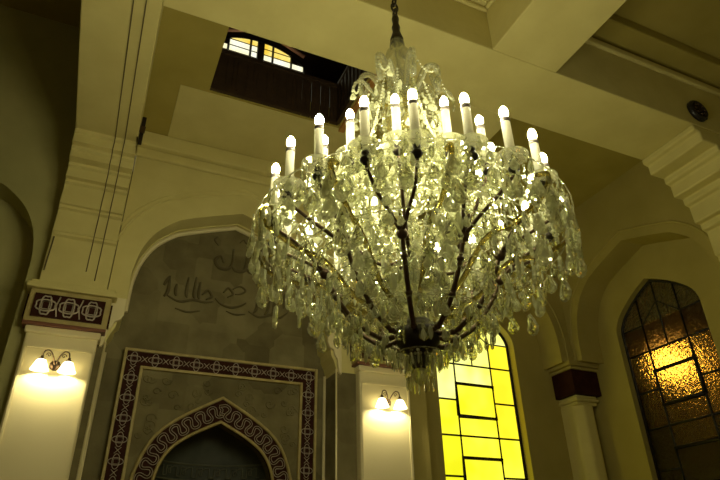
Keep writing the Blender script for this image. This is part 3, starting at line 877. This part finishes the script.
def drop(t, p, s, a=None, tilt=0.0):
    if t != 'oct' and s < .1: s *= .86
    DROPS.append((t, Vector(p), s, a if a is not None else rd.uniform(0, 2*PI), tilt or rd.uniform(-.12, .12)))
def string(p, items, a=None):
    """drops hanging one under another"""
    z = p[2]
    for t, s in items:
        drop(t, (p[0], p[1], z), s, a if a is None else a + rd.uniform(-.5, .5)); z -= s*1.03
BEAD = {}
def bead_mesh(m, p, r):
    V = [(0,0,r), (0,0,-r)] + [(r*math.cos(PI*k/2.5), r*math.sin(PI*k/2.5), 0) for k in range(5)]
    F = [[0, 2+k, 2+(k+1) % 5] for k in range(5)] + [[1, 2+(k+1) % 5, 2+k] for k in range(5)]
    m.copy_in(V, F, Matrix.Translation(p) @ Matrix.Rotation(rd.uniform(0, 3), 4, 'Z'))
def swag(p0, p1, sag, r=.011, gap=.022, name='bead_chain', drops=0):
    p0, p1 = Vector(p0), Vector(p1); n = max(4, int(((p1-p0).length*1.15)/gap)); m = MB()
    for k in range(n+1):
        t = k/n; p = p0.lerp(p1, t) - Vector((0, 0, sag*4*t*(1-t))); bead_mesh(m, p, r)
        if drops and k % drops == drops//2: drop(rd.choice(('pear', 'leaf', 'oct')), p, rd.uniform(.05, .075))
    m.build(name, M['crystal'], ch, recalc=False)

# candle fittings, shared meshes
def candle_meshes():
    tube = MB().lathe([(0, 0), (.024, 0), (.024, .240), (.018, .245), (0, .245)], 14)
    bulb = MB().lathe([(0, .0), (.014, 0), (.020, .012), (.0235, .032), (.020, .052), (.010, .07), (0, .078)], 12)
    dish = MB().lathe([(0, -.012), (.02, -.012), (.055, -.002), (.082, .014), (.085, .020), (.055, .008), (.02, 0), (0, 0)], 16, smooth=False)
    cup = MB().lathe([(0, -.075), (.012, -.07), (.026, -.055), (.03, -.045), (.022, -.032), (.012, -.022), (.02, -.012), (.02, 0), (0, 0)], 12)
    sl = MB().lathe([(0, 0), (.0255, 0), (.0265, .012), (.022, .034), (.015, .038), (0, .038)], 14)
    return {n: m_.build(n, M[mm], ch) for n, m_, mm in (('candle_tube', tube, 'candle'), ('bulb', bulb, 'bulb'), ('drip_pan', dish, 'crystal_clear'), ('candle_cup', cup, 'dark_metal'), ('bulb_collar', sl, 'collar'))}
CM = candle_meshes(); CMU = {k: False for k in CM}
def candle(arm, p):
    """p is the point on the arm end; cup, dish, tube and bulb stand on it"""
    for n, dz in (('candle_cup', .075), ('drip_pan', .085), ('candle_tube', .10), ('bulb_collar', .32), ('bulb', .355)):
        if not CMU[n]: oo = CM[n]; CMU[n] = True
        else: oo = CM[n].copy(); COL.objects.link(oo)
        oo.parent = arm; oo.location = p + Vector((0, 0, dz))

OUT_R, OUT_Z = .81, 1.665
outs = []
for i in range(10):
    a0 = -125 + 36*i
    m = MB()
    base = [cy(.10, a0, 1.10), cy(.20, a0, 1.085), cy(.33, a0, 1.17), cy(.44, a0, 1.32), cy(.50, a0, 1.45)]
    q = smooth_path(base, 5)
    m.tube(q, [.0145-.003*k/len(q) for k in range(len(q))], 8)
    # collars
    for j in (5, 11, 16): m.lathe([(0, -.016), (.015, -.012), (.020, 0), (.015, .012), (0, .016)], 10, q[j])
    m.lathe([(0, -.03), (.02, -.024), (.032, 0), (.02, .024), (0, .03)], 10, q[-1])
    ends = []
    for s in (-1, 1):
        aa = a0 + s*8.6
        br = smooth_path([cy(.50, a0, 1.45), cy(.585, a0+s*4.5, 1.53), cy(.69, a0+s*7.8, 1.60), cy(OUT_R, aa, OUT_Z)], 6)
        m.tube(br, [.0115-.003*k/len(br) for k in range(len(br))], 8)
        ends.append((aa, cy(OUT_R, aa, OUT_Z)))
    # scroll tip inside the fork
    sc = [cy(.50+.07*math.sin(t*.33), a0, 1.45+.012*t+.05*math.sin(t*.5)) for t in range(9)]
    m.tube(sc, .006, 6)
    arm = m.build('arm', M['bronze'], ch)
    gl = MB()
    gq = smooth_path([cy(.16, a0+9, 1.22), cy(.34, a0+12, 1.28), cy(.52, a0+14, 1.46), cy(.70, a0+17, 1.50), cy(.86, a0+18, 1.58), cy(.90, a0+18, 1.67), cy(.84, a0+18, 1.70)], 6)
    gl.tube(gq, [.014]*len(gq), 8)
    gl.build('glass_scroll', M['smoky_glass'], ch)
    for aa, e in ends: candle(arm, e); outs.append((aa, e))
    # crystals hung along the arm
    for rr, zz, s1 in ((.18, 1.07, .075), (.27, 1.10, .085), (.36, 1.18, .09), (.44, 1.29, .09), (.50, 1.41, .085), (.58, 1.50, .08), (.66, 1.56, .075)):
        for s in (-1, 1):
            da = s*(13 if rr < .5 else 14)
            if rr < .3: continue
            string(cy(rr, a0+da, zz), [('oct', .024), (rd.choice(('pear', 'pear', 'leaf')), s1*rd.uniform(.9, 1.15))], R(a0+90))
    for rr, zz in ((.50, 1.44), (.66, 1.49), (.80, 1.53), (.90, 1.66)):
        da = 14 if rr < .6 else 18
        string(cy(rr, a0+da, zz), [('oct', .03), ('pear', .13), ('pear', .15 if rr > .7 else .12)], R(a0+da+90))
ins_ = []
for i in range(12):
    a0 = -124 + 30*i
    m = MB()
    q = smooth_path([cy(.05, a0, 1.56), cy(.16, a0, 1.50), cy(.30, a0, 1.54), cy(.42, a0, 1.70), cy(.50, a0, 1.84), cy(.535, a0, 1.90)], 5)
    m.tube(q, [.012-.003*k/len(q) for k in range(len(q))], 8)
    m.lathe([(0, -.02), (.016, -.016), (.022, 0), (.016, .016), (0, .02)], 10, q[10])
    arm = m.build('arm', M['crystal_clear'] if i % 2 else M['bronze'], ch)
    e = cy(.535, a0, 1.90); candle(arm, e); ins_.append((a0, e))
    for rr, zz in ((.16, 1.48), (.26, 1.50), (.35, 1.59), (.43, 1.70), (.49, 1.80)):
        for s in (-1, 1):
            string(cy(rr, a0+s*4, zz), [('oct', .026), (rd.choice(('pear', 'leaf', 'prism')), rd.uniform(.075, .11))], None)
# pendants round every drip pan and long ones under the cup
for lst, big in ((outs, True), (ins_, False)):
    for aa, e in lst:
        for k in range(8):
            t = R(aa) + 2*PI*k/8
            p = e + Vector((.08*math.cos(t), .08*math.sin(t), .092))
            string(p, [('oct', .018), ('pear' if k % 2 else 'leaf', rd.uniform(.065, .085))], t+PI/2)
        string(e + Vector((0, 0, -.01)), [('oct', .024), ('oct', .024), ('leaf', .08)], R(aa+90))
        for s in (-1, 1):
            t = R(aa+s*40); p = e + Vector((.045*math.cos(t), .045*math.sin(t), .03))
            string(p, [('oct', .022), ('leaf', .09)], None)
# beads: drip pan to drip pan, crown to pans
outs.sort(key=lambda q: q[0]); n = len(outs)
for k in range(n):
    a, b = outs[k][1], outs[(k+1) % n][1]; wide = (k % 2 == 1)
    swag(a + Vector((0, 0, .09)), b + Vector((0, 0, .09)), .10, drops=5)
for k in range(12):
    a, b = ins_[k][1], ins_[(k+1) % 12][1]
    swag(a + Vector((0, 0, .09)), b + Vector((0, 0, .09)), .09, drops=5)
    swag(cy(.17, ins_[k][0], 2.90), ins_[k][1] + Vector((0, 0, .12)), .22, .010, drops=6)
    swag(cy(.09, ins_[k][0]+15, 2.45), ins_[k][1] + Vector((0, 0, .05)), .10, .010, drops=5)
for k in range(20):
    swag(cy(.30, outs[k][0], 1.98), outs[k][1] + Vector((0, 0, .07)), .13, .010, drops=4)
# hoops that carry rings of drops
def hoop(r, z, name='hoop', rad=.004, m='crystal_clear'):
    MB().tube([cy(r, 360*k/48, z) for k in range(48)], rad, 6, closed=True).build(name, M[m], ch)
def blocked(r, a, z):
    prof = [(.1, 1.10), (.2, 1.085), (.33, 1.17), (.44, 1.32), (.5, 1.45), (.69, 1.58), (.81, 1.665)]
    az = prof[-1][1]
    for (r0, z0), (r1, z1) in zip(prof, prof[1:]):
        if r0 <= r <= r1: az = z0+(z1-z0)*(r-r0)/(r1-r0)
    if r < .15 or r > .86 or not (az-.35 < z < az+.12): return False
    for i in (0, 1, 2, 8, 9):
        for s_ in ((-1, 1) if r > .5 else (0,)):
            aa = -125+36*i + s_*8.6*min(1, (r-.5)/.28)
            df = abs((a-aa+180) % 360-180)
            if r*math.sin(R(min(df, 90))) < .040: return True
    return False
def ring(r, z, n, items, ph=0, h=True):
    if h: hoop(r, z)
    n = int(n*1.35)
    for k in range(n):
        a = 360*k/n + ph + rd.uniform(-2, 2)
        if blocked(r, a, z): continue
        string(cy(r*rd.uniform(.98, 1.02), a, z-.006), [(t if isinstance(t, str) else rd.choice(t), s*rd.uniform(.9, 1.1)) for t, s in items], R(a+90))
PL = ('pear', 'leaf', 'pear')
ring(.30, 1.98, 28, [('oct', .022), (PL, .08), (PL, .07)])
ring(.40, 1.78, 32, [('oct', .024), (PL, .085), ('oct', .02)])
ring(.62, 1.72, 44, [('oct', .022), (PL, .08)])
ring(.56, 1.56, 40, [('oct', .024), (PL, .09)])
ring(.70, 1.47, 44, [('oct', .024), (PL, .085)])
ring(.42, 1.50, 30, [('oct', .024), (PL, .09)])
ring(.26, 1.66, 24, [('oct', .024), (PL, .09), ('leaf', .08)])
ring(.52, 1.34, 38, [('oct', .024), (PL, .085)])
ring(.36, 1.20, 30, [('oct', .022), (('pear', 'prism', 'leaf'), .085)])
ring(.24, 1.30, 22, [('oct', .024), (PL, .09)])
ring(.22, 1.09, 22, [('oct', .02), (('prism', 'leaf'), .085)])
ring(.12, 1.00, 14, [('oct', .02), ('prism', .075)])
ring(.91, 1.70, 34, [('oct', .022), (PL, .085), ('pear', .12)], 0, True)
ring(.87, 1.60, 26, [('oct', .022), ('pear', .13)], 4, True)
ring(.21, 2.30, 20, [('oct', .022), (PL, .075), (PL, .07)])
ring(.13, 2.64, 14, [('oct', .022), (PL, .07)])
ring(.17, 2.78, 14, [('oct', .022), (PL, .06)], 0, False)
ring(.40, 2.02, 28, [('oct', .02), (PL, .08)])
ring(.20, 1.12, 22, [('oct', .022), (PL, .09)], 0, False)
ring(.40, 1.16, 30, [('oct', .022), (PL, .095)])
ring(.15, 1.04, 18, [('oct', .022), ('leaf', .09)], 0, False)
ring(.07, 1.00, 12, [('oct', .02), ('prism', .085), ('oct', .02), ('prism', .06)], 0, False)
ring(.60, 1.46, 24, [('oct', .02), (PL, .10)])
ring(.46, 1.30, 24, [('oct', .02), (PL, .10)])
ring(.32, 1.16, 20, [('oct', .02), (PL, .10)])
ring(.74, 1.56, 34, [('oct', .02), (PL, .10), (PL, .10)])
ring(.24, 2.76, 14, [('oct', .024), ('leaf', .08), ('oct', .024), ('pear', .07), ('oct', .02), ('leaf', .08)], 0, False)
ring(.12, 2.78, 10, [('oct', .024), ('pear', .08), ('oct', .024), ('pear', .08)], 0, False)
ring(.30, 2.40, 26, [('oct', .02), (PL, .075), ('oct', .02), (PL, .075)])
ring(.16, 2.16, 18, [('oct', .02), (PL, .075), (PL, .075)])
ring(.50, 2.00, 36, [('oct', .02), (PL, .08)])
ring(.68, 1.84, 40, [('oct', .02), (PL, .075)])
# crown of curled glass branches
for i in range(7):
    a0 = -150 + 51.4*i
    m = MB()
    q = smooth_path([cy(.05, a0, 2.75), cy(.12, a0, 2.85), cy(.17, a0, 2.97), cy(.22, a0, 3.01), cy(.27, a0, 2.96), cy(.255, a0, 2.77), cy(.22, a0, 2.92)], 6)
    m.tube(q, [.026-.012*k/len(q) for k in range(len(q))], 8)
    q2 = smooth_path([cy(.10, a0+20, 2.73), cy(.20, a0+20, 2.77), cy(.28, a0+20, 2.85), cy(.33, a0+20, 2.82), cy(.35, a0+20, 2.75)], 6)
    m.tube(q2, [.014-.005*k/len(q2) for k in range(len(q2))], 8)
    m.build('crown_branch', M['crystal_clear'], ch)
    string(cy(.27, a0, 2.93), [('oct', .024), ('oct', .024), ('leaf', .08)], None)
    string(cy(.35, a0+20, 2.75), [('oct', .024), ('pear', .08)], None)
    swag(cy(.27, a0, 2.95), cy(.35, a0+20, 2.77), .08, .009)

# emit drops: the hundred that show largest are parts, the rest one mesh
cam_local = Vector((-CX, -CY, -CZ))
def show(d):
    t, p, s, a, tl = d
    rad = (p.xy - Vector((0, 0))).length
    hid = 0 if rad > .55 or p.z+CZ < 1.35 else 3
    return -(s*(1.6 if t == 'pear' else 1.0)/((p-cam_local).length)) + hid
DROPS.sort(key=show)
pm_ = {}
def rim_face(t, fi):           # rim facets of the pear drop are the ground, whiter ones
    return t == 'pear' and (fi % 80) < 20
for t, (V, F) in PROTO.items():
    for var in ('', '_b'):
        me = bpy.data.meshes.new('crystal_'+t+var); me.from_pydata(V, [], F)
        me.materials.append(M['crystal']); me.materials.append(M['crystal_b'])
        for p in me.polygons: p.material_index = (0 if rim_face(t, p.index) else 1) if t == 'pear' and var else (1 if var else 0)
        me.update(); pm_[t+var] = me
def dm(d):
    t, p, s, a, tl = d
    return Matrix.Translation(p) @ Matrix.Rotation(a, 4, 'Z') @ Matrix.Rotation(tl, 4, 'X') @ Matrix.Diagonal((s, s, s, 1))
first = [d for d in DROPS if d[0] in ('pear', 'leaf', 'prism')][:100]; ids = set(map(id, first))
for d in first:
    oo = bpy.data.objects.new('crystal_pendant', pm_[d[0] + rd.choice(('', '_b', '_b', '_b'))]); COL.objects.link(oo); oo.parent = ch; oo.matrix_local = dm(d)
rest = MB(); cnt = 0
for d in DROPS:
    if id(d) in ids: continue
    V, F = PROTO[d[0]]; rest.mi = rd.randint(0, 1); rest.copy_in(V, F, dm(d)); cnt += 1
tag(rest.build('crystal_pendant_cluster', [M['crystal'], M['crystal_b']], ch, recalc=False), kind='stuff')
print('DROPS', len(DROPS), 'cluster', cnt)

# ------------------------------------------------------------------ lift everything to eye height, camera, world
for ob in list(COL.objects):
    if ob.parent is None: ob.location.z += EYE

cd = bpy.data.cameras.new('camera'); cam = bpy.data.objects.new('camera', cd); COL.objects.link(cam)
Rr = [[ 0.91247457, -0.40872714, -0.01822848], [ 0.1882014, 0.45888178, -0.86833619], [ 0.36327729, 0.78890407, 0.49564097]]
# rows: camera right, down, forward in world axes
mw = Matrix(((Rr[0][0], -Rr[1][0], -Rr[2][0], 0), (Rr[0][1], -Rr[1][1], -Rr[2][1], 0), (Rr[0][2], -Rr[1][2], -Rr[2][2], EYE), (0, 0, 0, 1)))
cam.matrix_world = mw
cd.sensor_width = 36; cd.lens = 586.45/720*36; cd.clip_start = .05; cd.clip_end = 100
scene.camera = cam

wd = bpy.data.worlds.new('world'); scene.world = wd; wd.use_nodes = True
bg = wd.node_tree.nodes['Background']; bg.inputs['Color'].default_value = (.55, .46, .2, 1); bg.inputs['Strength'].default_value = .22

vs = scene.view_settings
vs.view_transform = 'Standard'; vs.look = 'None'; vs.gamma = 1; vs.use_curve_mapping = False; vs.exposure = 0
scene.cycles.max_bounces = 10; scene.cycles.transmission_bounces = 8; scene.cycles.glossy_bounces = 4; scene.cycles.diffuse_bounces = 4; scene.cycles.transparent_max_bounces = 24
scene.cycles.sample_clamp_indirect = 6; scene.cycles.caustics_refractive = False; scene.cycles.caustics_reflective = False
